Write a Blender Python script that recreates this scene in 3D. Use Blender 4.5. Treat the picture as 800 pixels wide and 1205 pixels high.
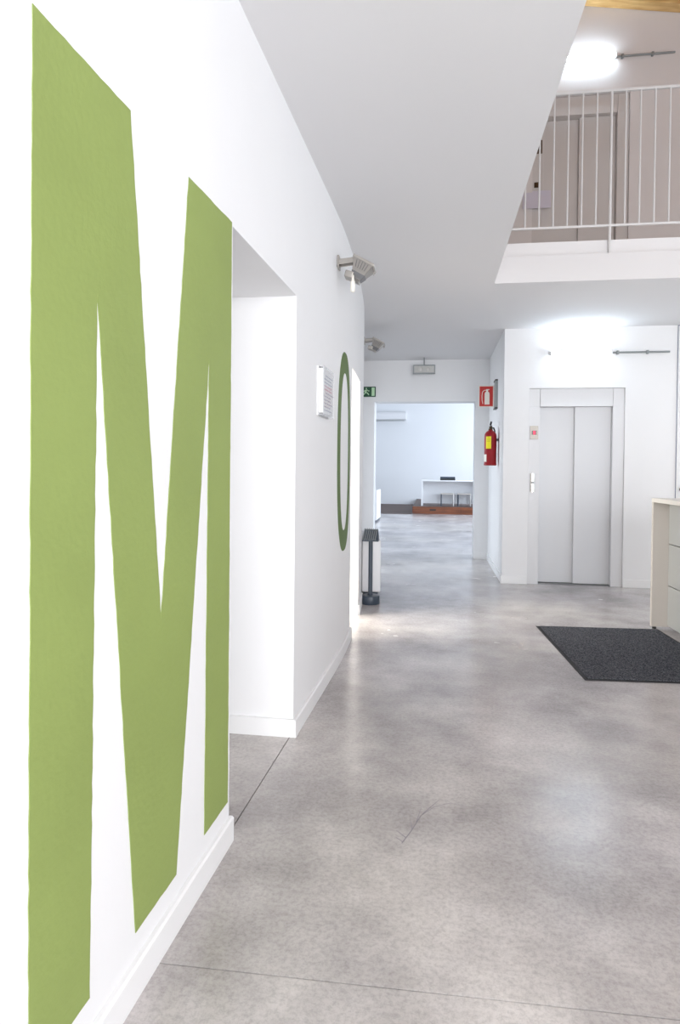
import bpy, bmesh, math, random
from mathutils import Vector, Matrix
from mathutils.geometry import tessellate_polygon
random.seed(7)
S = bpy.context.scene
for o in list(bpy.data.objects):
    bpy.data.objects.remove(o)
C = S.collection

# ------------------------------------------------------------------ camera
FPX, PITCH, CY, ROLL, YAW, EYE = 757.256, -0.0161, 564.63, 0.0094, 0.1442, 1.28
fwd = Vector((-math.sin(YAW) * math.cos(PITCH), math.cos(YAW) * math.cos(PITCH), math.sin(PITCH)))
rgt0 = Vector((math.cos(YAW), math.sin(YAW), 0))
up0 = rgt0.cross(fwd)
rgt = rgt0 * math.cos(ROLL) + up0 * math.sin(ROLL)
upv = up0 * math.cos(ROLL) - rgt0 * math.sin(ROLL)
cam = bpy.data.cameras.new('camera')
camo = bpy.data.objects.new('camera', cam)
C.objects.link(camo)
mw = Matrix((rgt, upv, -fwd)).transposed().to_4x4()
mw.translation = (0, 0, EYE)
camo.matrix_world = mw
cam.sensor_fit = 'HORIZONTAL'
cam.sensor_width = 36
cam.lens = FPX * 36 / 800
cam.shift_y = -(602.5 - CY) / 800
cam.clip_start = 0.05
S.camera = camo

# ------------------------------------------------------------------ world, light, exposure
S.view_settings.view_transform = 'Standard'
S.view_settings.look = 'None'
S.view_settings.gamma = 1
S.view_settings.use_curve_mapping = False
S.view_settings.exposure = 0.08
w = bpy.data.worlds.new('overcast_sky')
S.world = w
w.use_nodes = True
w.node_tree.nodes['Background'].inputs[0].default_value = (0.86, 0.93, 1.0, 1)
w.node_tree.nodes['Background'].inputs[1].default_value = 1.2


def area(name, loc, direction, sx, sy, power, col):
    l = bpy.data.lights.new(name, 'AREA')
    l.shape = 'RECTANGLE'
    l.size, l.size_y, l.energy, l.color = sx, sy, power, col
    o = bpy.data.objects.new(name, l)
    C.objects.link(o)
    o.location = loc
    o.rotation_euler = Vector(direction).to_track_quat('-Z', 'Y').to_euler()
    return o


# daylight that enters through the place's glazed openings and one added window
area('daylight_entrance', (1.9, -2.7, 1.55), (0, 1, 0), 5.0, 2.7, 330, (0.975, 0.975, 1.0))
area('daylight_entrance_upper', (3.2, -2.7, 4.6), (0, 1, -0.1), 4.6, 2.4, 12, (1.0, 0.93, 0.90))
area('daylight_street_side', (5.3, 4.0, 1.5), (-1, 0, 0), 4.4, 2.4, 34, (0.80, 0.90, 1.0))
area('added_corridor_daylight', (-3.5, 8.5, 1.5), (1, 0, 0), 1.4, 2.0, 85, (0.84, 0.92, 1.0))  # added light at an unseen window, brightens the far corridor
area('daylight_hall', (4.35, 17.0, 2.2), (-1, 0, 0), 12.0, 3.0, 640, (0.76, 0.87, 1.0))
area('daylight_side_room', (-3.5, 4.35, 1.45), (1, 0.25, 0), 1.6, 2.2, 330, (1.0, 0.94, 0.84))
area('daylight_alcove', (-3.5, 1.2, 1.5), (1, 0.2, 0), 2.0, 2.0, 25, (1.0, 0.98, 0.95))

# ------------------------------------------------------------------ materials
M = {}


def mat(name, col, rough=0.6, metal=0.0, bump=0.0, bscale=40.0, var=0.0, vscale=3.0, spec=0.5, emit=None, estr=0.0):
    m = bpy.data.materials.new(name)
    m.use_nodes = True
    n, l = m.node_tree.nodes, m.node_tree.links
    b = n['Principled BSDF']
    b.inputs['Base Color'].default_value = (*col, 1)
    b.inputs['Roughness'].default_value = rough
    b.inputs['Metallic'].default_value = metal
    b.inputs['Specular IOR Level'].default_value = spec
    tc = n.new('ShaderNodeTexCoord')
    if var > 0:
        t = n.new('ShaderNodeTexNoise')
        t.inputs['Scale'].default_value = vscale
        t.inputs['Detail'].default_value = 6
        r = n.new('ShaderNodeValToRGB')
        r.color_ramp.elements[0].position = 0.3
        r.color_ramp.elements[1].position = 0.7
        r.color_ramp.elements[0].color = (*[c * (1 - var) for c in col], 1)
        r.color_ramp.elements[1].color = (*[min(1, c * (1 + var)) for c in col], 1)
        l.new(tc.outputs['Object'], t.inputs['Vector'])
        l.new(t.outputs['Fac'], r.inputs['Fac'])
        l.new(r.outputs['Color'], b.inputs['Base Color'])
    if bump > 0:
        t = n.new('ShaderNodeTexNoise')
        t.inputs['Scale'].default_value = bscale
        t.inputs['Detail'].default_value = 4
        u = n.new('ShaderNodeBump')
        u.inputs['Strength'].default_value = bump
        u.inputs['Distance'].default_value = 0.01
        l.new(tc.outputs['Object'], t.inputs['Vector'])
        l.new(t.outputs['Fac'], u.inputs['Height'])
        l.new(u.outputs['Normal'], b.inputs['Normal'])
    if emit:
        b.inputs['Emission Color'].default_value = (*emit, 1)
        b.inputs['Emission Strength'].default_value = estr
    M[name] = m
    return m


def s2l(r, g, b):
    def f(c):
        c /= 255
        return c / 12.92 if c <= 0.04045 else ((c + 0.055) / 1.055) ** 2.4
    return (f(r), f(g), f(b))


mat('plaster', (0.81, 0.81, 0.815), 0.75, bump=0.06, bscale=28, var=0.012, vscale=1.2, spec=0.3)
mat('plaster_ceiling', (0.74, 0.735, 0.74), 0.85, bump=0.03, bscale=20, spec=0.2)
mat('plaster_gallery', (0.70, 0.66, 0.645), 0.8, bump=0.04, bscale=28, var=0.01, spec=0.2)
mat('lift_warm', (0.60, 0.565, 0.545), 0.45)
mat('baseboard', (0.82, 0.82, 0.82), 0.45)
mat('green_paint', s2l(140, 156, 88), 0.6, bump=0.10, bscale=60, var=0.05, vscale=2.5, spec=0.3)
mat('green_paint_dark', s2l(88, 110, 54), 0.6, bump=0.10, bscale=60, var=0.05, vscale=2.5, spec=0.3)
mat('white_metal', (0.72, 0.72, 0.72), 0.4, spec=0.4)
mat('lift_panel', (0.66, 0.665, 0.68), 0.35, spec=0.5)
mat('lift_frame', (0.70, 0.70, 0.71), 0.4)
mat('steel', (0.62, 0.60, 0.58), 0.28, metal=1.0)
mat('cast_aluminium', (0.40, 0.375, 0.345), 0.36, metal=0.75, bump=0.1, bscale=90)
mat('dark_aluminium', (0.20, 0.20, 0.205), 0.4, metal=0.5)
mat('dark_plastic', s2l(58, 68, 80), 0.4)
mat('black', (0.012, 0.012, 0.013), 0.4)
mat('dark_gap', (0.03, 0.03, 0.03), 0.9)
mat('plate_grey', s2l(178, 170, 162), 0.4, metal=0.2)
mat('conduit_grey', s2l(140, 145, 145), 0.4, metal=0.4)
mat('tube_glow', (1, 1, 1), 0.5, emit=(0.74, 0.88, 1.0), estr=44.0)
mat('red_paint', s2l(150, 12, 24), 0.3)
mat('sign_red', s2l(196, 34, 26), 0.5)
mat('sign_green', s2l(10, 74, 42), 0.5)
mat('sign_white', s2l(236, 232, 222), 0.5)
mat('sign_glow_green', s2l(190, 225, 185), 0.5)
mat('sticker_yellow', s2l(238, 226, 20), 0.5)
mat('paper', (0.80, 0.80, 0.80), 0.8)
mat('paper_lilac', s2l(205, 200, 212), 0.8)
mat('print_grey', s2l(140, 145, 165), 0.8)
mat('print_red', s2l(190, 120, 140), 0.8)
mat('brass_dark', s2l(72, 50, 24), 0.45, metal=0.2)
mat('laminate_cream', s2l(226, 222, 214), 0.4, var=0.01)
mat('laminate_front', s2l(170, 172, 171), 0.4, var=0.015)
mat('laminate_grey', s2l(200, 193, 185), 0.4, var=0.015)
mat('radiator_white', s2l(232, 232, 234), 0.4)
mat('stage_dark', s2l(84, 66, 60), 0.6, var=0.12, vscale=2)
mat('screen_black', (0.006, 0.006, 0.006), 0.2)
mat('led_red', (0.5, 0, 0.02), 0.5, emit=(1.0, 0.02, 0.08), estr=1.6)
mat('far_plaster', (0.80, 0.81, 0.83), 0.8, var=0.02, vscale=0.5, spec=0.2)

m = mat('acrylic', (0.92, 0.94, 0.97), 0.08)
m.node_tree.nodes['Principled BSDF'].inputs['Alpha'].default_value = 0.28
m = mat('lamp_glass', (0.86, 0.84, 0.80), 0.12)
m.node_tree.nodes['Principled BSDF'].inputs['Alpha'].default_value = 0.55


def wood(name, c0, c1, axis, rough=0.5):
    m = bpy.data.materials.new(name)
    m.use_nodes = True
    n, l = m.node_tree.nodes, m.node_tree.links
    b = n['Principled BSDF']
    b.inputs['Roughness'].default_value = rough
    tc = n.new('ShaderNodeTexCoord')
    mp = n.new('ShaderNodeMapping')
    sc = [14, 14, 14]
    sc[axis] = 1.1
    mp.inputs['Scale'].default_value = sc
    t = n.new('ShaderNodeTexNoise')
    t.inputs['Scale'].default_value = 1.6
    t.inputs['Detail'].default_value = 8
    t.inputs['Distortion'].default_value = 0.6
    r = n.new('ShaderNodeValToRGB')
    r.color_ramp.elements[0].position = 0.32
    r.color_ramp.elements[1].position = 0.68
    r.color_ramp.elements[0].color = (*c0, 1)
    r.color_ramp.elements[1].color = (*c1, 1)
    l.new(tc.outputs['Object'], mp.inputs['Vector'])
    l.new(mp.outputs['Vector'], t.inputs['Vector'])
    l.new(t.outputs['Fac'], r.inputs['Fac'])
    l.new(r.outputs['Color'], b.inputs['Base Color'])
    M[name] = m


wood('pine', s2l(196, 152, 92), s2l(222, 186, 126), 0)
wood('pine_dark', s2l(140, 92, 48), s2l(178, 126, 74), 1)
wood('stage_wood', s2l(92, 46, 24), s2l(138, 76, 40), 0, 0.35)


def concrete():
    m = bpy.data.materials.new('polished_concrete')
    m.use_nodes = True
    n, l = m.node_tree.nodes, m.node_tree.links
    b = n['Principled BSDF']
    tc = n.new('ShaderNodeTexCoord')

    def noise(scale, detail, dist=0.0, rough=0.6, off=0.0):
        mp = n.new('ShaderNodeMapping')
        mp.inputs['Location'].default_value = (off, off * 0.7, 0)
        l.new(tc.outputs['Object'], mp.inputs['Vector'])
        t = n.new('ShaderNodeTexNoise')
        t.inputs['Scale'].default_value = scale
        t.inputs['Detail'].default_value = detail
        t.inputs['Roughness'].default_value = rough
        t.inputs['Distortion'].default_value = dist
        l.new(mp.outputs['Vector'], t.inputs['Vector'])
        return t.outputs['Fac']

    def ramp(fac, p0, c0, p1, c1):
        r = n.new('ShaderNodeValToRGB')
        r.color_ramp.elements[0].position = p0
        r.color_ramp.elements[1].position = p1
        r.color_ramp.elements[0].color = (*c0, 1)
        r.color_ramp.elements[1].color = (*c1, 1)
        l.new(fac, r.inputs['Fac'])
        return r.outputs['Color']

    def mix(kind, fac, a, c):
        x = n.new('ShaderNodeMix')
        x.data_type = 'RGBA'
        x.blend_type = kind
        x.inputs[0].default_value = fac
        l.new(a, x.inputs[6])
        l.new(c, x.inputs[7])
        return x.outputs[2]
    big = ramp(noise(0.9, 8, 0.0, 0.58), 0.32, s2l(152, 148, 149), 0.68, s2l(220, 216, 215))
    mid = ramp(noise(3.6, 10, 0.0, 0.66, 4.0), 0.30, (0.60, 0.59, 0.585), 0.62, (1.06, 1.06, 1.06))
    fine = ramp(noise(60, 6, 0.1, 0.8, 9.0), 0.36, (0.74, 0.735, 0.74), 0.56, (1.06, 1.06, 1.06))
    tint = ramp(noise(0.5, 3, 0.0, 0.5, 15.0), 0.40, (1.0, 0.985, 1.0), 0.62, (1.02, 1.0, 0.965))
    c = mix('MULTIPLY', 0.6, big, mid)
    c = mix('MULTIPLY', 0.8, c, fine)
    c = mix('MULTIPLY', 1.0, c, tint)
    l.new(c, b.inputs['Base Color'])
    rr = n.new('ShaderNodeMapRange')
    rr.inputs['From Min'].default_value = 0.3
    rr.inputs['From Max'].default_value = 0.7
    rr.inputs['To Min'].default_value = 0.17
    rr.inputs['To Max'].default_value = 0.28
    l.new(noise(2.0, 3, 0.0, 0.5, 2.0), rr.inputs['Value'])
    l.new(rr.outputs['Result'], b.inputs['Roughness'])
    b.inputs['Specular IOR Level'].default_value = 0.55
    u = n.new('ShaderNodeBump')
    u.inputs['Strength'].default_value = 0.02
    u.inputs['Distance'].default_value = 0.01
    l.new(noise(9, 2), u.inputs['Height'])
    l.new(u.outputs['Normal'], b.inputs['Normal'])
    M['concrete'] = m


concrete()


def carpet():
    m = mat('mat_carpet', s2l(62, 64, 70), 0.95, bump=0.9, bscale=420, spec=0.1)
    n, l = m.node_tree.nodes, m.node_tree.links
    t = n.new('ShaderNodeTexNoise')
    t.inputs['Scale'].default_value = 130
    t.inputs['Detail'].default_value = 5
    r = n.new('ShaderNodeValToRGB')
    r.color_ramp.elements[0].position = 0.38
    r.color_ramp.elements[1].position = 0.66
    r.color_ramp.elements[0].color = (*s2l(50, 52, 58), 1)
    r.color_ramp.elements[1].color = (*s2l(128, 130, 137), 1)
    tc = n.new('ShaderNodeTexCoord')
    l.new(tc.outputs['Object'], t.inputs['Vector'])
    l.new(t.outputs['Fac'], r.inputs['Fac'])
    l.new(r.outputs['Color'], n['Principled BSDF'].inputs['Base Color'])


carpet()
mat('scratch', s2l(136, 131, 136), 0.6)
mat('rubber', s2l(34, 35, 38), 0.7)

# ------------------------------------------------------------------ helpers


def box(bm, x0, x1, y0, y1, z0, z1, mtx=None):
    v = [bm.verts.new(p) for p in ((x0, y0, z0), (x1, y0, z0), (x1, y1, z0), (x0, y1, z0),
                                   (x0, y0, z1), (x1, y0, z1), (x1, y1, z1), (x0, y1, z1))]
    for f in ((3, 2, 1, 0), (4, 5, 6, 7), (0, 1, 5, 4), (1, 2, 6, 5), (2, 3, 7, 6), (3, 0, 4, 7)):
        bm.faces.new([v[i] for i in f])
    if mtx:
        bmesh.ops.transform(bm, matrix=mtx, verts=v)
    return v


def tube(bm, pts, r, seg=10, caps=True):
    pts = [Vector(p) for p in pts]
    rings = []
    n = len(pts)
    for i, p in enumerate(pts):
        d = (pts[min(i + 1, n - 1)] - pts[max(i - 1, 0)]).normalized()
        a = d.orthogonal().normalized() if i == 0 else (a - d * a.dot(d)).normalized()
        c = d.cross(a)
        rr = r[i] if isinstance(r, (list, tuple)) else r
        rings.append([bm.verts.new(p + (a * math.cos(2 * math.pi * k / seg) + c * math.sin(2 * math.pi * k / seg)) * rr) for k in range(seg)])
    for i in range(n - 1):
        for k in range(seg):
            bm.faces.new((rings[i][k], rings[i][(k + 1) % seg], rings[i + 1][(k + 1) % seg], rings[i + 1][k]))
    if caps:
        bm.faces.new(rings[0][::-1])
        bm.faces.new(rings[-1])


def lathe(bm, prof, seg=28, mtx=None):
    vs = []
    rings = []
    for r, z in prof:
        ring = [bm.verts.new((r * math.cos(2 * math.pi * k / seg), r * math.sin(2 * math.pi * k / seg), z)) for k in range(seg)]
        rings.append(ring)
        vs += ring
    for i in range(len(prof) - 1):
        for k in range(seg):
            bm.faces.new((rings[i][k], rings[i][(k + 1) % seg], rings[i + 1][(k + 1) % seg], rings[i + 1][k]))
    bm.faces.new(rings[0][::-1])
    bm.faces.new(rings[-1])
    if mtx:
        bmesh.ops.transform(bm, matrix=mtx, verts=vs)


def prism(bm, poly, fn, d0, d1):
    """extrude a 2-D polygon; fn(u, v, d) gives the 3-D point"""
    a = [bm.verts.new(fn(u, v, d0)) for u, v in poly]
    b = [bm.verts.new(fn(u, v, d1)) for u, v in poly]
    n = len(poly)
    for i in range(n):
        bm.faces.new((a[i], a[(i + 1) % n], b[(i + 1) % n], b[i]))
    for tri in tessellate_polygon([[Vector((u, v, 0)) for u, v in poly]]):
        bm.faces.new([a[i] for i in tri])
        bm.faces.new([b[i] for i in tri])


def NB():
    return bmesh.new()


def obj(name, bm, m, parent=None, smooth=False, bevel=0.0):
    bmesh.ops.recalc_face_normals(bm, faces=bm.faces)
    me = bpy.data.meshes.new(name)
    bm.to_mesh(me)
    bm.free()
    me.materials.append(M[m])
    if smooth:
        for p in me.polygons:
            p.use_smooth = True
        try:
            me.set_sharp_from_angle(angle=math.radians(40))
        except Exception:
            pass
    o = bpy.data.objects.new(name, me)
    C.objects.link(o)
    if bevel > 0:
        b = o.modifiers.new('bevel', 'BEVEL')
        b.width = bevel
        b.segments = 2
        b.limit_method = 'ANGLE'
    if parent:
        o.parent = parent
    return o


def bx(name, m, parent, *a, bevel=0.0, mtx=None):
    bm = NB()
    box(bm, *a, mtx)
    return obj(name, bm, m, parent, bevel=bevel)


def tag(o, label, cat, group=None):
    o['label'] = label
    o['category'] = cat
    if group:
        o['group'] = group
    return o


def thing(name, label, cat, loc=(0, 0, 0), rotz=0.0, group=None):
    o = bpy.data.objects.new(name, None)
    o.empty_display_size = 0.1
    C.objects.link(o)
    o.location = loc
    o.rotation_euler = (0, 0, rotz)
    return tag(o, label, cat, group)


def struct(name, bm, m, label=None, cat=None, **k):
    o = obj(name, bm, m, **k)
    o['kind'] = 'structure'
    if label:
        o['label'] = label
    o['category'] = cat or name.split('_')[0]
    return o


def copy_tree(o, parent=None):
    c = o.copy()
    C.objects.link(c)
    c.parent = parent
    for ch in list(o.children):
        copy_tree(ch, c)
    return c


# ------------------------------------------------------------------ plan constants
ZC, ZF2 = 2.889, 3.24          # lower ceiling, gallery floor
XV, YV = 0.498, 5.684          # edge of the double-height void
YE, XS = 7.505, 0.781          # lift wall, corridor side wall
YH, YH2, YJ = 9.5, 9.8, 10.5   # wall with the passage to the hall, floor joint beyond it
XR = 5.4                       # right wall
CURVE = [(-3.2, -0.872), (0, -0.758), (1, -0.722), (2, -0.687), (3, -0.651), (3.6, -0.630), (4.0, -0.617), (4.3, -0.611), (4.65, -0.613), (5.08, -0.624),
         (5.66, -0.649), (6.32, -0.694), (7.3, -0.80), (8.4, -0.93), (9.5, -1.09)]


def wx(y):
    """plan curve of the left wall face"""
    c = CURVE
    for i in range(len(c) - 1):
        if y <= c[i + 1][0] or i == len(c) - 2:
            y0, x0 = c[i]
            y1, x1 = c[i + 1]

            def sl(j):
                a, b = max(j - 1, 0), min(j + 1, len(c) - 1)
                return (c[b][1] - c[a][1]) / (c[b][0] - c[a][0])
            t = (y - y0) / (y1 - y0)
            hh = y1 - y0
            m0, m1 = sl(i) * hh, sl(i + 1) * hh
            return ((2 * t**3 - 3 * t**2 + 1) * x0 + (t**3 - 2 * t**2 + t) * m0 + (-2 * t**3 + 3 * t**2) * x1 + (t**3 - t**2) * m1)


T = 0.62                       # left wall thickness
OP1 = (2.118, 3.0)
OP2 = (4.83, 5.62)
ZO = 2.10
ZO2 = 2.05
OP3 = (7.95, 9.05)            # added doorway hidden behind the bend, lets light into the far corridor

# ------------------------------------------------------------------ floor: concrete slabs with saw-cut joints
bm = NB()
box(bm, -3.8, XR + 0.2, -3.3, YJ, -0.16, -0.045)
mat('joint_filler', s2l(92, 66, 58), 0.9)
floor = struct('floor', bm, 'joint_filler', 'polished grey concrete floor with thin saw-cut joints')
J = 0.004


def slab(poly, m='concrete'):
    b = NB()
    prism(b, poly, lambda u, v, d: (u, v, d), -0.05, 0.0)
    return obj('concrete_slab', b, m, floor)


def wline(y0, y1, off, n=14):
    return [(wx(y0 + (y1 - y0) * i / n) + off, y0 + (y1 - y0) * i / n) for i in range(n + 1)]


XJ = -0.012
JY0, JY1 = 1.560, 1.585


def jy(x):
    return JY0 + (x + 0.7) * (JY1 - JY0) / 1.3


slab([(wx(-3.2) + XJ, -3.2), (XR, -3.2), (XR, jy(XR) - J / 2), (wx(1.55) + XJ, jy(wx(1.55)) - J / 2)])
def cut(pl, off):
    # past the first opening the joint runs under the wall, behind the doorways
    return [(x + off - (0.61 if y > 3.6 else 0.0), y) for x, y in pl]


pts = cut(wline(1.57, YJ - 0.002, XJ, 30), 0.0)
slab([(pts[0][0], jy(pts[0][0]) + J / 2), (XR, jy(XR) + J / 2), (XR, YJ - 0.002)] + [(x, y) for x, y in pts[::-1]][:-1])
pts = cut(wline(1.57, YJ - 0.002, XJ, 30), -J)
pts = [(wx(-3.2) + XJ - J, -3.2)] + pts
slab([(-3.7, -3.2)] + pts + [(-3.7, YJ - 0.002)])
# faint twig-shaped scratch in the concrete
b = NB()
for ln in ([(-0.093, 2.197), (-0.063, 2.279), (-0.031, 2.386), (0.015, 2.453), (0.078, 2.494), (0.139, 2.473)], [(-0.061, 2.289), (-0.071, 2.361)],
           [(-0.047, 2.34), (-0.03, 2.45)], [(-0.081, 2.233), (-0.117, 2.274)], [(-0.092, 2.206), (-0.117, 2.232)], [(-0.026, 2.397), (0.041, 2.52)]):
    n_ = len(ln)
    for i in range(n_ - 1):
        p0, p1 = Vector(ln[i]), Vector(ln[i + 1])
        d = (p1 - p0).normalized()
        q = Vector((-d.y, d.x))
        w0, w1 = 0.0019 * (1 - 0.75 * i / (n_ - 1)), 0.0019 * (1 - 0.75 * (i + 1) / (n_ - 1))
        vs = [b.verts.new((v.x, v.y, z)) for z in (0.0, 0.0004) for v in (p0 - q * w0, p1 - q * w1, p1 + q * w1, p0 + q * w0)]
        for f in ((4, 5, 6, 7), (0, 1, 5, 4), (1, 2, 6, 5), (2, 3, 7, 6), (3, 0, 4, 7)):
            b.faces.new([vs[k] for k in f])
obj('scratch_mark', b, 'scratch', floor)
# hall floor
bm = NB()
box(bm, -5, 4.6, YJ + 0.002, 24.2, -0.16, 0.0)
struct('floor_hall', bm, 'concrete', 'smooth pale concrete floor of the hall beyond the passage', 'floor')

# ------------------------------------------------------------------ left wall (curved, thick, two openings)


def left_wall(name, label, ya, yb):
    bm = NB()
    ys = set()
    y = ya
    while y < yb:
        ys.add(round(y, 3))
        y += 0.1
    ys |= {q for q in (ya, *OP1, *OP2, *OP3, yb) if ya <= q <= yb}
    ys = sorted(v for v in ys if not any(0 < abs(v - q) < 0.04 for q in (*OP1, *OP2, *OP3, yb)))
    top = ZC + 0.1

    def zlow(a, b):
        mid = (a + b) / 2
        if OP1[0] < mid < OP1[1]:
            return ZO
        if OP2[0] < mid < OP2[1]:
            return ZO2
        if OP3[0] < mid < OP3[1]:
            return ZO2
        return 0.0
    prev = None
    cache = {}

    def V(y, side, z):
        k = (y, side, round(z, 4))
        if k not in cache:
            cache[k] = bm.verts.new((wx(y) - (T if side else 0), y, z))
        return cache[k]
    for a, b in zip(ys[:-1], ys[1:]):
        z0 = zlow(a, b)
        zs = sorted({z0, top} | ({ZO, ZO2} if z0 == 0 else set()) | ({ZO} if z0 == ZO2 else set()))
        for p, q in zip(zs[:-1], zs[1:]):
            bm.faces.new((V(a, 0, p), V(b, 0, p), V(b, 0, q), V(a, 0, q)))
            bm.faces.new((V(a, 1, q), V(b, 1, q), V(b, 1, p), V(a, 1, p)))
        bm.faces.new((V(a, 0, top), V(b, 0, top), V(b, 1, top), V(a, 1, top)))
        bm.faces.new((V(a, 1, z0), V(b, 1, z0), V(b, 0, z0), V(a, 0, z0)))
        if prev is not None and prev != z0:
            lo, hi = min(prev, z0), max(prev, z0)
            bm.faces.new((V(a, 0, lo), V(a, 1, lo), V(a, 1, hi), V(a, 0, hi)))
        prev = z0
    for y in (ys[0], ys[-1]):
        bm.faces.new((V(y, 0, 0), V(y, 1, 0), V(y, 1, top), V(y, 0, top)))
    o = struct(name, bm, 'plaster', label, 'wall', smooth=True)
    return o


left_wall('wall_left', 'long white plaster wall with two deep openings and green letters', -3.2, 6.0)
left_wall('wall_left_bend', 'white plaster wall bending away behind the convector', 6.0, 7.45)
left_wall('wall_left_end', 'last white stretch of the bending wall before the passage', 7.45, YH)


def base_left(y0, y1, name='baseboard_left'):
    b = NB()
    n = max(2, int((y1 - y0) / 0.12))
    pr = wline(y0, y1, 0.0, n)
    H, D = 0.085, 0.017
    rows = []
    for x, y in pr:
        rows.append([b.verts.new((x + dx, y, z)) for dx, z in ((0.0005, 0.0), (D, 0.0), (D, H - 0.006), (D - 0.006, H), (0.0005, H))])
    for i in range(n):
        for k in range(5):
            b.faces.new((rows[i][k], rows[i][(k + 1) % 5], rows[i + 1][(k + 1) % 5], rows[i + 1][k]))
    b.faces.new(rows[0])
    b.faces.new(rows[-1][::-1])
    return struct(name, b, 'baseboard', 'white skirting board along the curved left wall', 'baseboard')


base_left(-3.2, OP1[0] + 0.004)
base_left(OP1[1] - 0.016, OP2[0])
base_left(OP2[1], 6.2)
bm = NB()
box(bm, wx(3.0) - T, wx(3.0) + 0.001, OP1[1] - 0.017, OP1[1], 0, 0.085)
struct('baseboard_reveal', bm, 'baseboard', 'white skirting board across the reveal of the first opening', 'baseboard')
bm = NB()
box(bm, wx(5.62) - T, wx(5.62), OP2[1] - 0.015, OP2[1], 0, 0.085)
struct('baseboard_second_reveal', bm, 'baseboard', 'white skirting board across the brightly lit second reveal', 'baseboard')

# rooms behind the left wall (closed shell, each with its window opening; the farthest is added)
bm = NB()
box(bm, -3.75, wx(3) - T + 0.002, OP1[1], 3.25, 0, ZC)
box(bm, -3.75, wx(7.4) - T, 7.2, 7.35, 0, ZC)
box(bm, -3.75, wx(-3) - T, -3.25, -3.1, 0, ZC)
for y0, y1, z0, z1 in ((-3.1, 0.2, 0, ZC), (2.2, 3.0, 0, ZC), (0.2, 2.2, 0, 0.5), (0.2, 2.2, 2.5, ZC), (3.25, 3.55, 0, ZC), (5.15, 7.2, 0, ZC), (7.35, 7.8, 0, ZC), (9.2, YH, 0, ZC), (7.8, 9.2, 0, 0.5), (7.8, 9.2, 2.5, ZC), (3.55, 5.15, 0, 0.3), (3.55, 5.15, 2.6, ZC)):
    box(bm, -3.75, -3.6, y0, y1, z0, z1)
struct('wall_side_rooms', bm, 'plaster', 'white plaster walls of the side rooms behind the openings', 'wall')

# ------------------------------------------------------------------ ceiling slab, gallery edge
bm = NB()
box(bm, -3.75, XV, -3.25, YV, ZC, ZF2)
box(bm, -3.75, XR + 0.15, YV, YH, ZC, ZF2 - 0.125)
ceil = struct('ceiling', bm, 'plaster_ceiling', 'smooth white ceiling ending at the double-height void')
bm = NB()
box(bm, XV, XR + 0.15, YV + 0.05, YE, ZF2 - 0.125, ZF2)
box(bm, -3.75, XV, YV, YE, ZF2 - 0.125, ZF2)
struct('trim_1', bm, 'plaster', 'set-back white kerb under the gallery railing', 'trim')

# ------------------------------------------------------------------ lift wall with recesses, both storeys
LX0, LX1, LZ = 1.06, 2.088, 2.215
bm = NB()
YB = YE + 0.35
box(bm, XS, LX0, YE, YB, 0, ZC)
box(bm, LX1, XR, YE, YB, 0, ZC)
box(bm, LX0, LX1, YE, YB, LZ, ZC)
box(bm, LX0, LX1, YE + 0.25, YB, 0, LZ)
struct('wall_rear', bm, 'plaster', 'white wall around the ground-floor lift doors')
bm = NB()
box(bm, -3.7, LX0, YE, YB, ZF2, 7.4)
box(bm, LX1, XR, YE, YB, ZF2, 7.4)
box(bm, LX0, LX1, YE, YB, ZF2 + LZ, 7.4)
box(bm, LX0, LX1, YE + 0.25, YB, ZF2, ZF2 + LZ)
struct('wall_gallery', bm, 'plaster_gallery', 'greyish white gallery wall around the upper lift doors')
bm = NB()
box(bm, XS, XS + 0.25, YB, YH, 0, ZC)
struct('wall_side', bm, 'plaster', 'narrow white corridor wall that carries the fire extinguisher')
for nm, a in (('baseboard_rear', (XS - 0.012, LX0 - 0.002, YE - 0.012, YE)), ('baseboard_rear', (LX1 + 0.002, 2.612, YE - 0.012, YE)),
              ('baseboard_side', (XS - 0.012, XS, YE, YH))):
    bm = NB()
    box(bm, *a, 0, 0.09)
    struct(nm, bm, 'baseboard', {'baseboard_rear': 'white skirting board beside the lift frame', 'baseboard_side': 'white skirting board under the fire extinguisher'}[nm], 'baseboard', bevel=0.002)

# hall wall with passage
PX0, PX1, PZ = -0.875, 0.585, 2.285
bm = NB()
box(bm, -3.75, PX0, YH, YH2, 0, ZC + 0.2)
box(bm, PX1, XS + 0.25, YH, YH2, 0, ZC + 0.2)
box(bm, PX0, PX1, YH, YH2, PZ, ZC + 0.2)
struct('wall_passage', bm, 'plaster', 'thick white wall pierced by the wide passage to the hall')
for x0, x1 in ((-1.06, PX0), (PX1, XS - 0.012)):
    bm = NB()
    box(bm, x0, x1, YH - 0.012, YH, 0, 0.1)
    struct('baseboard_passage', bm, 'baseboard', 'white skirting board beside the passage opening', 'baseboard', bevel=0.002)

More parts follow.
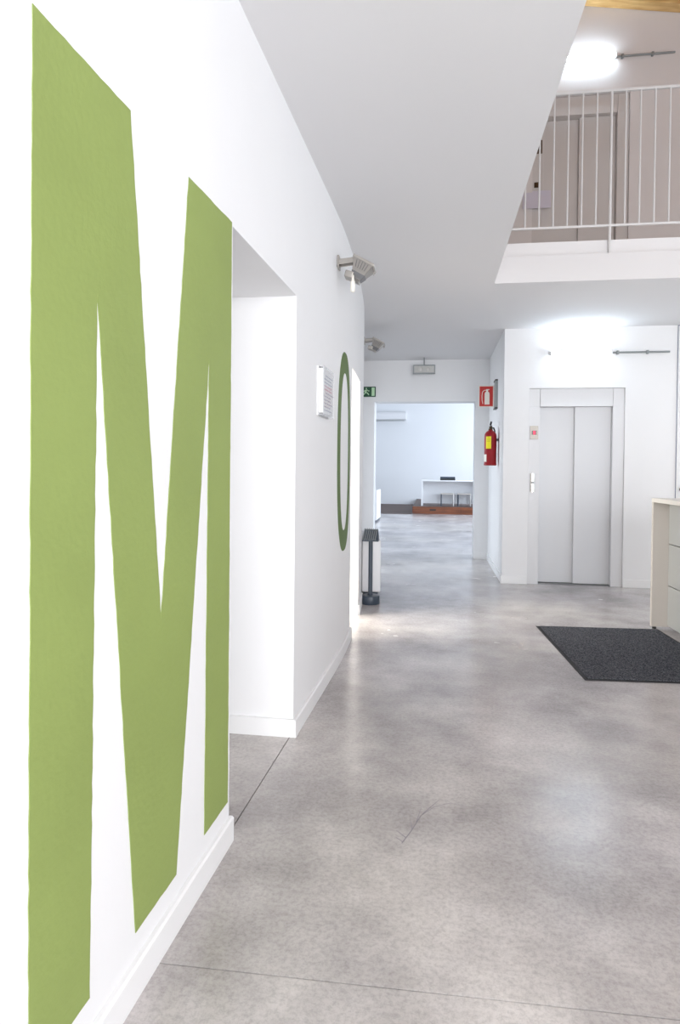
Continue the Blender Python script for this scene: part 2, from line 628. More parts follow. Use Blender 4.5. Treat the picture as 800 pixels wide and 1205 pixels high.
# hall shell
bm = NB()
box(bm, -5.2, 4.8, 24.0, 24.2, 0, 4.4)
struct('wall_far', bm, 'far_plaster', 'tall pale wall at the far end of the hall')
bm = NB()
box(bm, -5.2, -5.0, YH2, 24, 0, 4.4)
box(bm, -5.0, -3.7, YH2 - 0.15, YH2, 0, 4.4)
box(bm, -3.7, 4.8, YH2 - 0.15, YH2, ZC + 0.2, 4.4)
box(bm, XS + 0.25, 4.8, YH2 - 0.15, YH2, 0, ZC + 0.2)
struct('wall_hall', bm, 'far_plaster', 'white side and front walls of the hall')
bm = NB()
box(bm, 4.6, 4.8, YH2, 11.0, 0, 4.4)
box(bm, 4.6, 4.8, 23.0, 24, 0, 4.4)
box(bm, 4.6, 4.8, 11.0, 23, 0, 0.6)
box(bm, 4.6, 4.8, 11.0, 23, 3.8, 4.4)
struct('wall_hall_window_side', bm, 'far_plaster', 'white hall wall with a long window band', 'wall')
bm = NB()
box(bm, -5.2, 4.8, YH2 - 0.15, 24.2, 4.4, 4.55)
struct('ceiling_hall', bm, 'plaster_ceiling', 'white ceiling of the hall', 'ceiling')

# right wall, entrance front, roof
bm = NB()
box(bm, XR, XR + 0.15, -3.2, 1.8, 0, 7.4)
box(bm, XR, XR + 0.15, 6.2, YB, 0, 7.4)
box(bm, XR, XR + 0.15, 1.8, 6.2, 0, 0.25)
box(bm, XR, XR + 0.15, 1.8, 6.2, 2.75, 7.4)
struct('wall_right', bm, 'plaster', 'plain white wall behind the reception desk')
bm = NB()
box(bm, -1.0, -0.55, -3.2, -3.0, 0, ZC)
box(bm, 4.45, XR, -3.2, -3.0, 0, 7.4)
box(bm, XV, 0.9, -3.2, -3.0, ZC, 7.4)
box(bm, -0.55, 4.45, -3.2, -3.0, 2.95, 3.35)
box(bm, 0.9, 4.45, -3.2, -3.0, 5.9, 7.4)
struct('wall_entrance', bm, 'plaster', 'white entrance front with tall glazing')
# upper storey wall above the left ceiling slab
bm = NB()
box(bm, -3.7, -3.55, -3.2, YE, ZF2, 7.6)
struct('wall_upper_left', bm, 'plaster', 'white upper-storey wall on the left')
bm = NB()
box(bm, -3.55, XV, -3.2, -3.05, ZF2, 7.6)
struct('wall_upper_front', bm, 'plaster', 'white upper-storey front wall')

# roof: boards running along the slope on rafters, falling to the right
RS = -0.165


def rz(x):
    return 6.42 + RS * (x - 1.63) + 0.14


bm = NB()
box(bm, -3.7, XR + 0.15, -3.25, YB, 0.03, 0.09)
for v in bm.verts:
    v.co.z += rz(v.co.x)
roof = struct('ceiling_roof', bm, 'dark_gap', 'pine board roof lining over the void', 'ceiling')
y = YE - 0.002
while y > -3.2:
    b = NB()
    box(b, -3.7, XR, max(y - 0.116, -3.2), y, 0.005, 0.03)
    for v in b.verts:
        v.co.z += rz(v.co.x)
    obj('board', b, 'pine_dark', roof)
    y -= 0.12
b = NB()
box(b, -3.68, XR - 0.002, YE - 0.145, YE - 0.005, -0.145, 0.004)
for v in b.verts:
    v.co.z += rz(v.co.x)
tag(obj('roof_rafter', b, 'pine', bevel=0.006), 'honey-coloured pine rafter lying against the gallery wall', 'rafter')

# ------------------------------------------------------------------ painted letters


def rough_edges(poly, step=0.03, amp=0.0016):
    out = []
    n = len(poly)
    for i in range(n):
        a, b = Vector(poly[i]), Vector(poly[(i + 1) % n])
        L = (b - a).length
        k = max(1, int(L / step))
        nrm = Vector((-(b - a).y, (b - a).x)) / L
        for j in range(k):
            p = a + (b - a) * (j / k)
            if j:
                p = p + nrm * random.uniform(-amp, amp)
            out.append((p.x, p.y))
    return out


Mpoly = [(1.070, 2.107), (1.421, 2.109), (1.591, 0.886), (1.752, 2.103), (2.106, 2.109), (2.101, 0.142), (1.895, 0.144), (1.912, 1.623),
         (1.693, 0.147), (1.462, 0.147), (1.284, 1.649), (1.263, 0.150), (1.063, 0.150)]
bm = NB()
prism(bm, rough_edges(Mpoly), lambda u, v, d: (wx(u) + d, u, v), 0.0003, 0.002)
tag(obj('painted_letter', bm, 'green_paint'), 'huge olive-green letter M painted on the white wall', 'letter')


def se(cx, cy, a, b, n, e, up=0):
    out = []
    for k in range(n):
        t = 2 * math.pi * k / n
        c, s = math.cos(t), math.sin(t)
        out.append((cx + a * math.copysign(abs(c) ** (2 / e), c), cy + b * math.copysign(abs(s) ** (2 / e), s)))
    return out


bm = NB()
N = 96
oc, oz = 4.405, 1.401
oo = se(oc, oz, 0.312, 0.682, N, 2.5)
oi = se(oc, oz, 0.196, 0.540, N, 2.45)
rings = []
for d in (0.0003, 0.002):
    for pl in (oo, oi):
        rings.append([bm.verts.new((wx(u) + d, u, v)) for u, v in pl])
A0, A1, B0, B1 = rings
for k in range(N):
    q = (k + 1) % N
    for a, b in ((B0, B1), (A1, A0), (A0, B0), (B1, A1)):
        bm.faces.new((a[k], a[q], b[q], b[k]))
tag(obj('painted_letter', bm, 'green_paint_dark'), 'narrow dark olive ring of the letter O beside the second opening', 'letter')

# ------------------------------------------------------------------ lifts


def make_lift(z, lower):
    lab = ('pale grey two-leaf lift door in the ground-floor wall' if lower else 'greyish two-leaf lift door behind the gallery railing')
    t = thing('elevator_door', lab, 'elevator', (0, YE, z))
    X0, X1 = 1.183, 1.966
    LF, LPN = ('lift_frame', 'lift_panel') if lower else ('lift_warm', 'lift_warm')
    bx('jamb', LF, t, LX0 + 0.002, X0, 0.022, 0.2, 0.0, LZ - 0.204, bevel=0.002)
    bx('jamb', LF, t, X1, LX1 - 0.002, 0.022, 0.2, 0.0, LZ - 0.204, bevel=0.002)
    bx('corner_panel', LF, t, LX0 + 0.002, X0 - 0.002, 0.024, 0.2, LZ - 0.2035, LZ - 0.002, bevel=0.002)
    bx('corner_panel', LF, t, X1 + 0.002, LX1 - 0.002, 0.024, 0.2, LZ - 0.2035, LZ - 0.002, bevel=0.002)
    bx('header', LF, t, X0 + 0.001, X1 - 0.001, 0.022, 0.2, LZ - 0.203, LZ - 0.002, bevel=0.002)
    bx('door_leaf', LPN, t, X0 + 0.001, 1.585, 0.125, 0.15, 0.012, LZ - 0.204, bevel=0.002)
    bx('door_leaf', LPN, t, 1.574, X1 - 0.001, 0.088, 0.115, 0.012, LZ - 0.204, bevel=0.002)
    bx('sill', 'dark_aluminium', t, X0, X1, 0.03, 0.17, 0.0, 0.008)
    bx('shaft_backing', 'dark_gap', t, X0, X1, 0.19, 0.24, 0.0, LZ - 0.21)
    # floor indicator
    iz = 1.717 if lower else 1.68
    b = NB()
    box(b, 1.075, 1.164, 0.012, 0.022, iz - 0.075, iz + 0.075)
    ind = obj('floor_indicator', b, 'plate_grey' if lower else 'brass_dark', t, bevel=0.002)
    bx('screen', 'screen_black', ind, 1.094, 1.146, 0.0105, 0.013, iz - 0.025, iz + 0.022)
    if lower:
        b = NB()
        for a in ((1.108, 1.134, 0.010, 0.012), (1.108, 1.134, 0.036, 0.040)):
            pass
        x0, x1, z0, z1, th = 1.108, 1.133, iz - 0.02, iz + 0.018, 0.008
        box(b, x0, x1, 0.0095, 0.0108, z0, z0 + th)
        box(b, x0, x1, 0.0095, 0.0108, z1 - th, z1)
        box(b, x0, x0 + th, 0.0095, 0.0108, z0 + th, z1 - th)
        box(b, x1 - th, x1, 0.0095, 0.0108, z0 + th, z1 - th)
        obj('digit', b, 'led_red', ind)
    # call plate
    cz = 1.151 if lower else 1.256
    hh, ww = (0.105, 0.031) if lower else (0.028, 0.03)
    b = NB()
    n = 9
    sec = [(1.112 + ww * math.sin(-math.pi / 2 + math.pi * k / (n - 1)), 0.022 - 0.014 * math.cos(-math.pi / 2 + math.pi * k / (n - 1))) for k in range(n)]
    prism(b, sec, lambda u, v, d: (u, v, d), cz - hh, cz + hh)
    cp = obj('call_plate', b, 'steel' if lower else 'brass_dark', t, smooth=True)
    b = NB()
    lathe(b, [(0.015, 0.0), (0.015, 0.012), (0.012, 0.015)], 16, Matrix.Translation((1.112, 0.012, cz)) @ Matrix.Rotation(math.pi / 2, 4, 'X'))
    obj('call_button', b, 'conduit_grey' if lower else 'brass_dark', cp, smooth=True)
    return t


make_lift(0, True)
make_lift(ZF2, False)
bm = NB()
box(bm, 0.955, 1.262, YE + 0.002, YE + 0.006, 4.222, 4.425)
for v in bm.verts:                       # taped at the top, the foot stands off the wall
    if v.co.z < 4.3:
        v.co.y -= 0.025
tag(obj('paper_notice', bm, 'paper_lilac'), 'pale lilac paper sheet taped beside the upper lift', 'notice')

# ------------------------------------------------------------------ tall cupboard door at the right of the lift wall
t = thing('door_1', 'flush white full-height door with small black knob', 'door', (0, YE, 0))
t['kind'] = 'structure'
bx('door_leaf', 'plaster', t, 2.625, 3.5, -0.03, -0.002, 0.012, ZC - 0.012, bevel=0.002)
bx('door_gap', 'print_grey', t, 2.620, 2.625, -0.010, -0.001, 0.0, ZC - 0.004)
bx('head_gap', 'print_grey', t, 2.620, 3.5, -0.012, -0.001, ZC - 0.012, ZC - 0.002)
b = NB()
lathe(b, [(0.008, 0.0), (0.008, 0.02), (0.022, 0.026), (0.026, 0.036), (0.02, 0.046), (0.006, 0.05)], 18, Matrix.Translation((2.668, -0.03, 1.098)) @ Matrix.Rotation(math.pi / 2, 4, 'X'))
obj('knob', b, 'black', t, smooth=True)

# ------------------------------------------------------------------ fluorescent lights


def make_light(z, upper):
    lab = ('glowing fluorescent tube with grey conduit above the gallery lift' if upper else 'glowing fluorescent tube with grey conduit above the ground-floor lift')
    t = thing('fluorescent_light', lab, 'light', (0, YE, z))
    b = NB()
    box(b, 1.262, 1.935, -0.035, -0.001, 0.0, 0.045)
    obj('housing', b, 'white_metal', t, bevel=0.006)
    b = NB()
    tube(b, [(1.285, -0.06, 0.008), (1.912, -0.06, 0.008)], 0.019, 14)
    obj('tube', b, 'tube_glow', t, smooth=True)
    for x in (1.268, 1.911):
        bx('end_cap', 'white_metal', t, x, x + 0.018, -0.082, -0.034, -0.016, 0.032, bevel=0.004)
    b = NB()
    tube(b, [(1.93, -0.022, 0.014), (2.535, -0.022, 0.014)], 0.0105, 10)
    obj('conduit', b, 'conduit_grey', t, smooth=True)
    for x in (1.995, 2.305):
        bx('clip', 'conduit_grey', t, x - 0.012, x + 0.012, -0.036, 0.0, -0.006, 0.034, bevel=0.003)
    return t


make_light(2.585, False)
make_light(2.585 + ZF2 - 0.005, True)

# ------------------------------------------------------------------ gallery railing
rail = thing('railing', 'white steel gallery railing with thin vertical balusters', 'railing', (0, YV + 0.025, ZF2 - 0.123))
RZ0, RZ1 = 3.352 - ZF2 + 0.123, 4.482 - ZF2 + 0.123
bx('top_rail', 'white_metal', rail, XV + 0.03, XR - 0.002, -0.013, 0.013, RZ1 - 0.02, RZ1, bevel=0.002)
bx('bottom_rail', 'white_metal', rail, XV + 0.03, XR - 0.002, -0.009, 0.009, RZ0 - 0.009, RZ0 + 0.009, bevel=0.002)
b = NB()
tube(b, [(0, 0, RZ0 + 0.009), (0, 0, RZ1 - 0.02)], 0.0075, 8)
bal = obj('baluster', b, 'white_metal', rail, smooth=True)
b = NB()
tube(b, [(0, 0, 0.0), (0, 0, RZ1 - 0.02)], 0.0115, 10)
post = obj('post', b, 'white_metal', rail, smooth=True)
fp = True
fb = True
for k in range(-7, 34):
    x = 1.442 + 0.1156 * k
    if x > XR - 0.05:
        break
    if k % 11 == 0:
        o = post if fp else post.copy()
        if not fp:
            C.objects.link(o)
            o.parent = rail
        fp = False
    else:
        o = bal if fb else bal.copy()
        if not fb:
            C.objects.link(o)
            o.parent = rail
        fb = False
    o.location.x = x

# ------------------------------------------------------------------ reception desk and floor mat
RD = math.radians(1.6)
desk = thing('reception_desk', 'cream-topped reception desk with grey panelled front', 'desk', (1.776, 5.60, 0), RD)
bx('worktop', 'laminate_cream', desk, 0.0, 0.80, -2.4, 0.0, 1.036, 1.070, bevel=0.003)
bx('end_panel', 'laminate_grey', desk, 0.002, 0.78, -0.036, -0.002, 0.018, 1.036, bevel=0.002)
for i, (z0, z1) in enumerate(((0.03, 0.355), (0.360, 0.695), (0.700, 1.034))):
    bx('front_panel', 'laminate_front', desk, 0.125, 0.145, -2.3, -0.037, z0, z1, bevel=0.003)
bx('carcass', 'dark_gap', desk, 0.146, 0.17, -2.3, -0.04, 0.03, 1.034)
bx('end_panel', 'laminate_grey', desk, 0.002, 0.78, -2.36, -2.326, 0.018, 1.036, bevel=0.002)
for x, yy in ((0.03, -0.02), (0.74, -0.02), (0.03, -2.343), (0.74, -2.343)):
    b = NB()
    lathe(b, [(0.016, 0.0), (0.016, 0.012), (0.010, 0.0185)], 12, Matrix.Translation((x, yy, 0)))
    obj('foot', b, 'black', desk)

fm = thing('floor_mat', 'charcoal carpet door mat lying in front of the reception desk', 'mat', (0.935, 4.105, 0.0), math.radians(3.5))
bx('rubber_border', 'rubber', fm, 0, 0.97, 0, 1.372, 0.0005, 0.005, bevel=0.002)
bm = NB()
box(bm, 0.022, 0.948, 0.022, 1.35, 0.0049, 0.0105)
obj('carpet', bm, 'mat_carpet', fm, bevel=0.002)

# ------------------------------------------------------------------ floodlights on the left wall


def make_flood(name, label, y, z, plug):
    t = thing(name, label, 'floodlight', (wx(y), y, z), group='floodlights on the curved wall')
    # wall arm: two straps and a mounting foot
    b = NB()
    box(b, 0.0005, 0.012, -0.04, 0.04, -0.05, 0.03)
    obj('mounting_plate', b, 'cast_aluminium', t, bevel=0.003)
    b = NB()
    for yy in (-0.032, 0.024):
        v = box(b, 0.010, 0.112, yy, yy + 0.008, -0.028, 0.006)
        for q in v:
            q.co.z += 0.10 * (q.co.x - 0.01)
    obj('arm', b, 'cast_aluminium', t, bevel=0.002)
    tilt = Matrix.Translation((0.156, 0, -0.050)) @ Matrix.Rotation(math.radians(29), 4, 'Y') @ Matrix.Diagonal((0.76, 0.72, 0.92, 1.0))
    # tapered body, wide open face on top, small base below
    b = NB()
    prof = [(0.045, 0.040, -0.085), (0.056, 0.052, -0.055), (0.085, 0.100, 0.020), (0.088, 0.104, 0.026)]
    rings = [[b.verts.new((sx * a, sy * c, zz)) for sx, sy in ((-1, -1), (1, -1), (1, 1), (-1, 1))] for a, c, zz in prof]
    for i in range(3):
        for k in range(4):
            b.faces.new((rings[i][k], rings[i][(k + 1) % 4], rings[i + 1][(k + 1) % 4], rings[i + 1][k]))
    b.faces.new(rings[0][::-1])
    b.faces.new(rings[-1])
    bmesh.ops.transform(b, matrix=tilt, verts=b.verts)
    body = obj('housing', b, 'cast_aluminium', t, bevel=0.004)
    b = NB()                                # darker lower casing
    rr = [[b.verts.new((sx * a, sy * c, zz)) for sx, sy in ((-1, -1), (1, -1), (1, 1), (-1, 1))] for a, c, zz in ((0.043, 0.038, -0.088), (0.057, 0.054, -0.060), (0.063, 0.062, -0.046))]
    for i in range(2):
        for k in range(4):
            b.faces.new((rr[i][k], rr[i][(k + 1) % 4], rr[i + 1][(k + 1) % 4], rr[i + 1][k]))
    b.faces.new(rr[0][::-1])
    b.faces.new(rr[-1])
    bmesh.ops.transform(b, matrix=tilt, verts=b.verts)
    obj('lower_casing', b, 'dark_aluminium', t, bevel=0.003)
    for k in range(5):                      # shallow ribs on the near side of the housing
        b = NB()
        u = -0.6 + 0.3 * k
        v = [(u * 0.070, -0.077, -0.024), (u * 0.087, -0.103, 0.022)]
        tube(b, v, 0.0028, 6)
        bmesh.ops.transform(b, matrix=tilt, verts=b.verts)
        obj('rib', b, 'dark_aluminium', body)
    for k in range(7):                      # cooling fins on the back of the housing
        b = NB()
        x = -0.036 + 0.012 * k
        box(b, x - 0.002, x + 0.002, -0.046, 0.046, -0.105, -0.080)
        bmesh.ops.transform(b, matrix=tilt, verts=b.verts)
        obj('fin', b, 'cast_aluminium', body)
    b = NB()
    for a in ((-0.096, 0.096, -0.112, -0.100), (-0.096, 0.096, 0.100, 0.112), (-0.096, -0.084, -0.1, 0.1), (0.084, 0.096, -0.1, 0.1)):
        box(b, *a, 0.024, 0.044)
    bmesh.ops.transform(b, matrix=tilt, verts=b.verts)
    obj('bezel', b, 'cast_aluminium', t, bevel=0.003)
    b = NB()
    box(b, -0.084, 0.084, -0.1, 0.1, 0.0265, 0.036)
    bmesh.ops.transform(b, matrix=tilt, verts=b.verts)
    obj('glass', b, 'lamp_glass', t)
    b = NB()
    tube(b, [(0.098, -0.02, 0.006), (0.118, -0.02, 0.006)], 0.006, 8)
    box(b, 0.112, 0.118, -0.028, -0.012, -0.012, 0.012)
    bmesh.ops.transform(b, matrix=tilt, verts=b.verts)
    obj('wing_screw', b, 'cast_aluminium', t)
    # connection box and cable gland
    b = NB()
    box(b, 0.048, 0.102, -0.05, 0.045, -0.120, -0.078)
    bmesh.ops.rotate(b, cent=(0.09, 0, -0.1), matrix=Matrix.Rotation(math.radians(18), 3, 'Y'), verts=b.verts)
    obj('connection_box', b, 'cast_aluminium', t, bevel=0.006)
    if not plug:
        return t
    b = NB()
    tube(b, [(0.1, -0.035, -0.10), (0.1, -0.035, -0.135), (0.1, -0.035, -0.140), (0.1, -0.035, -0.200), (0.1, -0.035, -0.207)], [0.008, 0.009, 0.015, 0.015, 0.010], 12)
    obj('cable_plug', b, 'sign_white', t, smooth=True)
    return t


make_flood('floodlight', 'grey floodlight with white plug on the wall above the letter O', 4.06, 2.600, True)
make_flood('floodlight', 'small grey floodlight past the second opening, high on the wall', 7.3, 2.755, False)

# ------------------------------------------------------------------ notice holder
def nf(u, v, d):
    return (wx(u) + d, u, v)


t = thing('notice_holder', 'clear acrylic holder with a printed notice on the left wall', 'notice', (0, 0, 0))
y0, y1, z0, z1 = 3.455, 3.745, 1.575, 1.845
for nm, m, d0, d1, rect in (('back_plate', 'white_metal', 0.0005, 0.010, (y0, y1, z0, z1)), ('sheet_stack', 'paper', 0.010, 0.034, (y0 + 0.012, y1 - 0.012, z0 + 0.015, z1 - 0.012)),
                            ('front_cover', 'acrylic', 0.036, 0.040, (y0, y1, z0, z1)), ('tray', 'acrylic', 0.010, 0.036, (y0, y1, z0, z0 + 0.008)), ('top_lip', 'acrylic', 0.010, 0.036, (y0, y1, z1 - 0.006, z1))):
    b = NB()
    a = rect
    prism(b, [(a[0], a[2]), (a[1], a[2]), (a[1], a[3]), (a[0], a[3])], nf, d0, d1)
    o = obj(nm, b, m, t)
    if nm == 'sheet_stack':
        sheet = o
for i in range(11):
    zz = z1 - 0.05 - i * 0.019
    b = NB()
    ln = random.uniform(0.16, 0.24)
    ya = y0 + 0.04 + (0.03 if i in (0, 5) else 0)
    prism(b, [(ya, zz), (ya + ln, zz), (ya + ln, zz + 0.007), (ya, zz + 0.007)], nf, 0.034, 0.0345)
    obj('text_line', b, 'print_red' if i in (3, 4) else 'print_grey', sheet)

# ------------------------------------------------------------------ convector and ashtray stand in the corridor
def make_convector(label, loc, rot, L=1.0, D=0.19, H=0.575):
    t = thing('convector_heater', label, 'heater', loc, rot)
    bx('casing', 'radiator_white', t, 0.0, D, 0.0, L, 0.055, H, bevel=0.008)
    bx('plinth', 'dark_plastic', t, 0.02, D - 0.025, 0.02, L - 0.02, 0.0, 0.055)
    for k in range(9):
        ya = 0.08 + k * (L - 0.16) / 9
        bx('grille_bar', 'white_metal', t, 0.045, D - 0.045, ya, ya + 0.02, H - 0.001, H + 0.003)
    return t


make_convector('white convector heater behind the dark ashtray stand', (-0.697, 6.40, 0), math.radians(6.4), 1.0, 0.185)
make_convector('tall white convector heater standing inside the hall beyond the passage', (-1.55, 15.5, 0), 0.0, 1.2, 0.2, 0.78)

st = thing('ashtray_stand', 'dark grey pedestal stand with slotted head and round base', 'stand', (-0.586, 6.12, 0))
b = NB()
lathe(b, [(0.086, 0.0), (0.090, 0.006), (0.090, 0.070), (0.084, 0.082), (0.030, 0.086), (0.022, 0.10)], 32)
obj('base', b, 'dark_plastic', st, smooth=True)
b = NB()
tube(b, [(0, 0, 0.08), (0, 0, 0.612)], 0.0205, 16)
obj('pole', b, 'dark_plastic', st, smooth=True)
b = NB()                                      # slanted head: low front lip, high back
hd = [(-0.062, 0.600), (0.045, 0.600), (0.056, 0.612), (0.056, 0.705), (0.044, 0.708), (-0.062, 0.612)]
prism(b, hd, lambda u, v, d: (d * (1.0 if v < 0.66 else 0.86), u, v), -0.078, 0.078)
head = obj('head', b, 'dark_plastic', st, bevel=0.002)
for k in range(7):
    xx = -0.058 + k * 0.0193
    b = NB()
    v = box(b, xx - 0.004, xx + 0.004, -0.060, 0.046, 0.0, 0.012)
    for q in v:
        fr = (q.co.y + 0.060) / 0.106
        q.co.z += 0.610 + fr * 0.095
        q.co.x += -0.012 * (1 - fr)
    obj('slat', b, 'conduit_grey', head)

# ------------------------------------------------------------------ safety signs and extinguisher
ex = thing('fire_extinguisher', 'red fire extinguisher with yellow label on the corridor wall', 'extinguisher', (XS - 0.097, 8.06, 1.345))
b = NB()
lathe(b, [(0.070, 0.0), (0.078, 0.008), (0.078, 0.018), (0.074, 0.024), (0.074, 0.36), (0.069, 0.385), (0.052, 0.41), (0.028, 0.428), (0.024, 0.44)], 32)
obj('cylinder', b, 'red_paint', ex, smooth=True)
b = NB()
lathe(b, [(0.026, 0.436), (0.026, 0.448), (0.018, 0.452), (0.018, 0.478)], 16)
obj('valve', b, 'brass_dark', ex, smooth=True)
b = NB()
box(b, -0.012, 0.012, -0.085, 0.03, 0.474, 0.482)
box(b, -0.011, 0.011, -0.09, 0.02, 0.0, 0.008, Matrix.Translation((0, 0, 0.497)) @ Matrix.Rotation(math.radians(-18), 4, 'X'))
obj('handle', b, 'black', ex, bevel=0.002)
b = NB()
tube(b, [(0.015, 0.01, 0.462), (0.04, 0.045, 0.462), (0.055, 0.062, 0.43), (0.058, 0.064, 0.36), (0.058, 0.064, 0.12), (0.057, 0.063, 0.06)], [0.009, 0.009, 0.009, 0.009, 0.009, 0.012], 10)
obj('hose', b, 'black', ex, smooth=True)
b = NB()
box(b, 0.060, 0.096, -0.03, 0.03, 0.30, 0.33)
obj('wall_bracket', b, 'black', ex)


def curved_label(name, m, a0, a1, z0, z1, parent, r=0.0745):
    b = NB()
    n = 8
    pr = []
    for rr in (r, r + 0.001):
        pr.append([[b.verts.new((rr * math.cos(a0 + (a1 - a0) * k / n), rr * math.sin(a0 + (a1 - a0) * k / n), z)) for k in range(n + 1)] for z in (z0, z1)])
    for k in range(n):
        b.faces.new((pr[1][0][k], pr[1][0][k + 1], pr[1][1][k + 1], pr[1][1][k]))
        b.faces.new((pr[0][0][k], pr[0][1][k], pr[0][1][k + 1], pr[0][0][k + 1]))
        for s in (0, 1):
            b.faces.new((pr[0][s][k], pr[0][s][k + 1], pr[1][s][k + 1], pr[1][s][k]))
    for k in (0, n):
        b.faces.new((pr[0][0][k], pr[1][0][k], pr[1][1][k], pr[0][1][k]))
    return obj(name, b, m, parent, smooth=True)


D = math.radians
lb = curved_label('instruction_label', 'sticker_yellow', D(-138), D(-88), 0.205, 0.352, ex)
lb['label'] = 'yellow instruction label'
for k in range(3):
    curved_label('print_line', 'black', D(-130), D(-98), 0.33 - 0.018 * k, 0.333 - 0.018 * k, lb, 0.0756)
lb = curved_label('inspection_label', 'sign_white', D(-172), D(-132), 0.045, 0.135, ex)
lb['label'] = 'small white inspection label'

# projecting extinguisher sign
t = thing('extinguisher_sign', 'red sign with white extinguisher symbol projecting above the extinguisher', 'sign', (XS - 0.2, 8.75, 2.125))
bx('panel', 'sign_white', t, 0.0, 0.198, 0.0, 0.004, 0.0, 0.288)
pn = bx('red_field', 'sign_red', t, 0.012, 0.186, -0.001, 0.0005, 0.012, 0.276)
b = NB()
body = [(0.078, 0.036), (0.142, 0.036), (0.142, 0.178), (0.136, 0.196), (0.122, 0.206), (0.122, 0.222), (0.142, 0.232), (0.142, 0.238), (0.098, 0.238), (0.098, 0.206), (0.084, 0.196), (0.078, 0.178)]
prism(b, body, lambda u, v, d: (u, d, v), -0.002, -0.0008)
obj('extinguisher_symbol', b, 'sign_white', pn)
b = NB()
hp = [(0.100, 0.226), (0.070, 0.222), (0.050, 0.200), (0.044, 0.150), (0.046, 0.090), (0.056, 0.045)]
for (ua, va), (ub, vb) in zip(hp[:-1], hp[1:]):
    d = Vector((ub - ua, vb - va)).normalized() * 0.004
    prism(b, [(ua - d.y, va + d.x), (ub - d.y, vb + d.x), (ub + d.y, vb - d.x), (ua + d.y, va - d.x)], lambda u, v, q: (u, q, v), -0.002, -0.0008)
obj('hose_symbol', b, 'sign_white', pn)

t = thing('wall_sign', 'thin grey sign panel with black ends on the corridor wall', 'sign', (XS, 8.22, 2.06))
bx('panel', 'conduit_grey', t, -0.028, -0.001, 0.0, 0.20, 0.012, 0.345)
bx('end_strip', 'black', t, -0.036, -0.001, -0.004, 0.204, 0.345, 0.361)
bx('end_strip', 'black', t, -0.036, -0.001, -0.004, 0.204, -0.004, 0.012)

# exit sign on the passage wall
t = thing('exit_sign', 'green emergency exit sign left of the passage opening', 'sign', (-1.18, YH, 2.357))
bx('panel', 'sign_green', t, 0.0, 0.322, -0.012, -0.001, 0.0, 0.150, bevel=0.001)
b = NB()
prism(b, [(0.262, 0.014), (0.306, 0.014), (0.306, 0.136), (0.262, 0.136)], lambda u, v, d: (u, d, v), -0.0135, -0.0118)
obj('door_symbol', b, 'sign_glow_green', t)
b = NB()
for pl in ([(0.02, 0.075), (0.06, 0.11), (0.06, 0.09), (0.11, 0.09), (0.11, 0.06), (0.06, 0.06), (0.06, 0.04)],):
    prism(b, pl, lambda u, v, d: (u, d, v), -0.0135, -0.0118)
obj('arrow_symbol', b, 'sign_glow_green', t)
b = NB()
for pl in ([(0.172, 0.116), (0.184, 0.112), (0.192, 0.120), (0.188, 0.132), (0.176, 0.132)],
           [(0.160, 0.068), (0.182, 0.062), (0.196, 0.104), (0.178, 0.110)],
           [(0.182, 0.066), (0.206, 0.062), (0.226, 0.030), (0.216, 0.024), (0.196, 0.050), (0.166, 0.060)],
           [(0.164, 0.070), (0.176, 0.064), (0.152, 0.030), (0.126, 0.022), (0.122, 0.032), (0.146, 0.042)],
           [(0.190, 0.102), (0.212, 0.080), (0.232, 0.084), (0.232, 0.092), (0.216, 0.092), (0.196, 0.108)],
           [(0.182, 0.106), (0.156, 0.098), (0.142, 0.076), (0.150, 0.072), (0.164, 0.088), (0.184, 0.094)]):
    prism(b, pl, lambda u, v, d: (u, d, v), -0.0135, -0.0118)
obj('running_figure', b, 'sign_glow_green', t)

# hanging emergency luminaire
t = thing('emergency_light', 'small emergency light hanging on a rod before the passage', 'light', (-0.150, 9.3, 2.655))
b = NB()
tube(b, [(0, 0.0, 0.128), (0, 0.0, ZC - 2.655)], 0.009, 10)
obj('rod', b, 'conduit_grey', t, smooth=True)
bx('body', 'conduit_grey', t, -0.158, 0.158, -0.022, 0.022, 0.0, 0.13, bevel=0.006)
bx('diffuser', 'lamp_glass', t, -0.140, 0.140, -0.027, -0.021, 0.018, 0.112, bevel=0.002)
for x in (-0.055, 0.055):
    b = NB()
    lathe(b, [(0.030, 0.0), (0.026, 0.006), (0.012, 0.008)], 18, Matrix.Translation((x, -0.026, 0.065)) @ Matrix.Rotation(math.pi / 2, 4, 'X'))
    obj('lamp', b, 'lamp_glass', t, smooth=True)

# ------------------------------------------------------------------ far hall: stage, table, stools, air conditioner
sg = thing('stage', 'low brown wooden stage with a cut-out handle in its front', 'stage', (-0.60, 19.0, 0))
bx('platform', 'stage_wood', sg, 0.0, 4.2, 0.0, 4.98, 0.02, 0.19, bevel=0.004)
for k in range(3):
    b = NB()
    x0 = 0.0 + k * 1.4
    box(b, x0 + 0.004, x0 + 1.396, -0.018, 0.0, 0.004, 0.215)
    fp_ = obj('front_board', b, 'stage_wood', sg, bevel=0.003)
    bx('handle_slot', 'black', fp_, x0 + 0.50, x0 + 0.68, -0.0195, -0.010, 0.10, 0.145)
bx('deck', 'stage_dark', sg, 0.0, 4.2, 0.0, 4.98, 0.19, 0.215)
bm = NB()
box(bm, -4.98, -0.62, 18.8, 23.98, 0.001, 0.012)
struct('floor_timber', bm, 'stage_dark', 'dark brown timber floor beside the stage', 'floor')

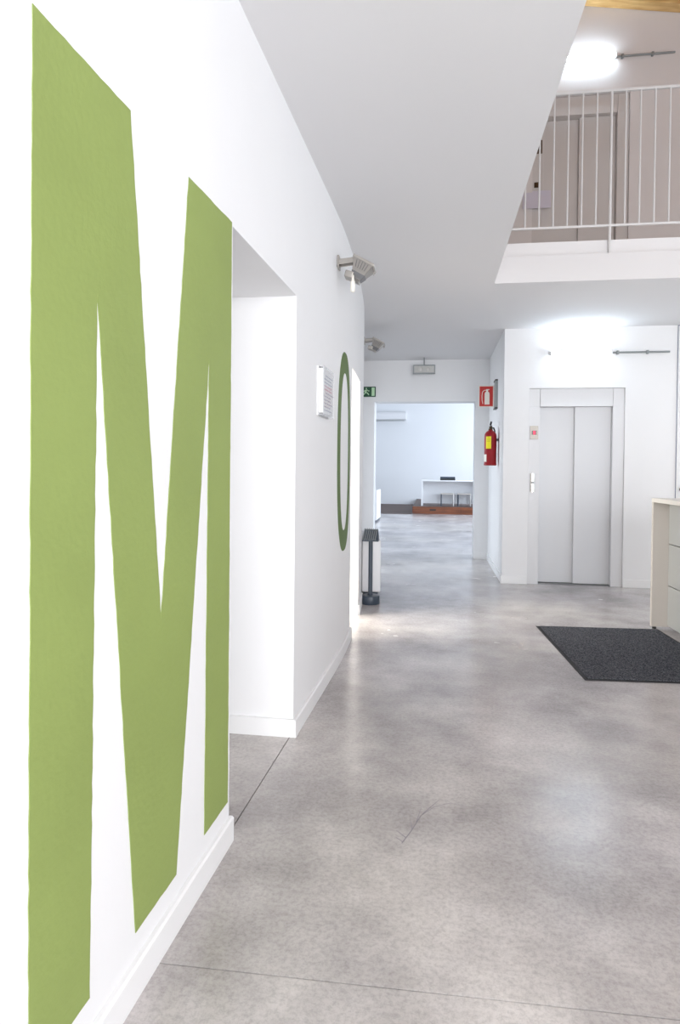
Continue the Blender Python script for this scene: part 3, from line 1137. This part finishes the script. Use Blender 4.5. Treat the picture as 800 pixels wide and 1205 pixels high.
tb = thing('white_table', 'plain white panel-sided table standing on the stage', 'table', (-0.36, 19.45, 0.215))
bx('table_top', 'radiator_white', tb, 0.0, 1.9, 0.0, 0.75, 0.735, 0.770, bevel=0.003)
bx('side_panel', 'radiator_white', tb, 0.002, 0.05, 0.01, 0.74, 0.0, 0.735)
bx('side_panel', 'radiator_white', tb, 1.85, 1.898, 0.01, 0.74, 0.0, 0.735)
bx('modesty_panel', 'radiator_white', tb, 0.05, 1.85, 0.55, 0.57, 0.05, 0.735)
lp = thing('laptop_case', 'flat black case lying on the white table', 'case', (0.2, 19.6, 0.985))
bx('shell', 'black', lp, 0.0, 0.45, 0.0, 0.33, 0.0, 0.05, bevel=0.008)
bx('lid', 'dark_plastic', lp, 0.005, 0.445, 0.005, 0.325, 0.052, 0.105, bevel=0.008)


def stool():
    t = thing('stool', 'low metal-legged stool tucked under the white table', 'stool', group='stools under the table')
    b = NB()
    box(b, -0.20, 0.20, -0.18, 0.18, 0.345, 0.375)
    obj('seat', b, 'laminate_grey', t, bevel=0.01)
    for sx in (-1, 1):
        for sy in (-1, 1):
            b = NB()
            tube(b, [(sx * 0.18, sy * 0.16, 0.0), (sx * 0.18, sy * 0.16, 0.345)], 0.016, 8)
            obj('leg', b, 'steel' if sx > 0 else 'dark_plastic', t, smooth=True)
    return t


s0 = stool()
s0.location = (0.42, 19.72, 0.215)
s1 = copy_tree(s0)
s1.location = (0.92, 19.72, 0.215)
s0['label'] = 'low metal-legged stool under the table, directly below the black case'
s1['label'] = 'low metal-legged stool under the table, to one side of the black case'

ac = thing('air_conditioner', 'white split air conditioner high on the far wall', 'air conditioner', (-2.3, 24.0, 3.1))
b = NB()
sec = [(0.0, 0.0), (-0.16, 0.0), (-0.23, 0.06), (-0.24, 0.25), (-0.20, 0.32), (0.0, 0.33)]
prism(b, sec, lambda u, v, d: (d, u - 0.001, v), 0.0, 1.28)
obj('casing', b, 'radiator_white', ac, bevel=0.01)
bx('louvre', 'conduit_grey', ac, 0.06, 1.22, -0.215, -0.09, -0.006, 0.004)
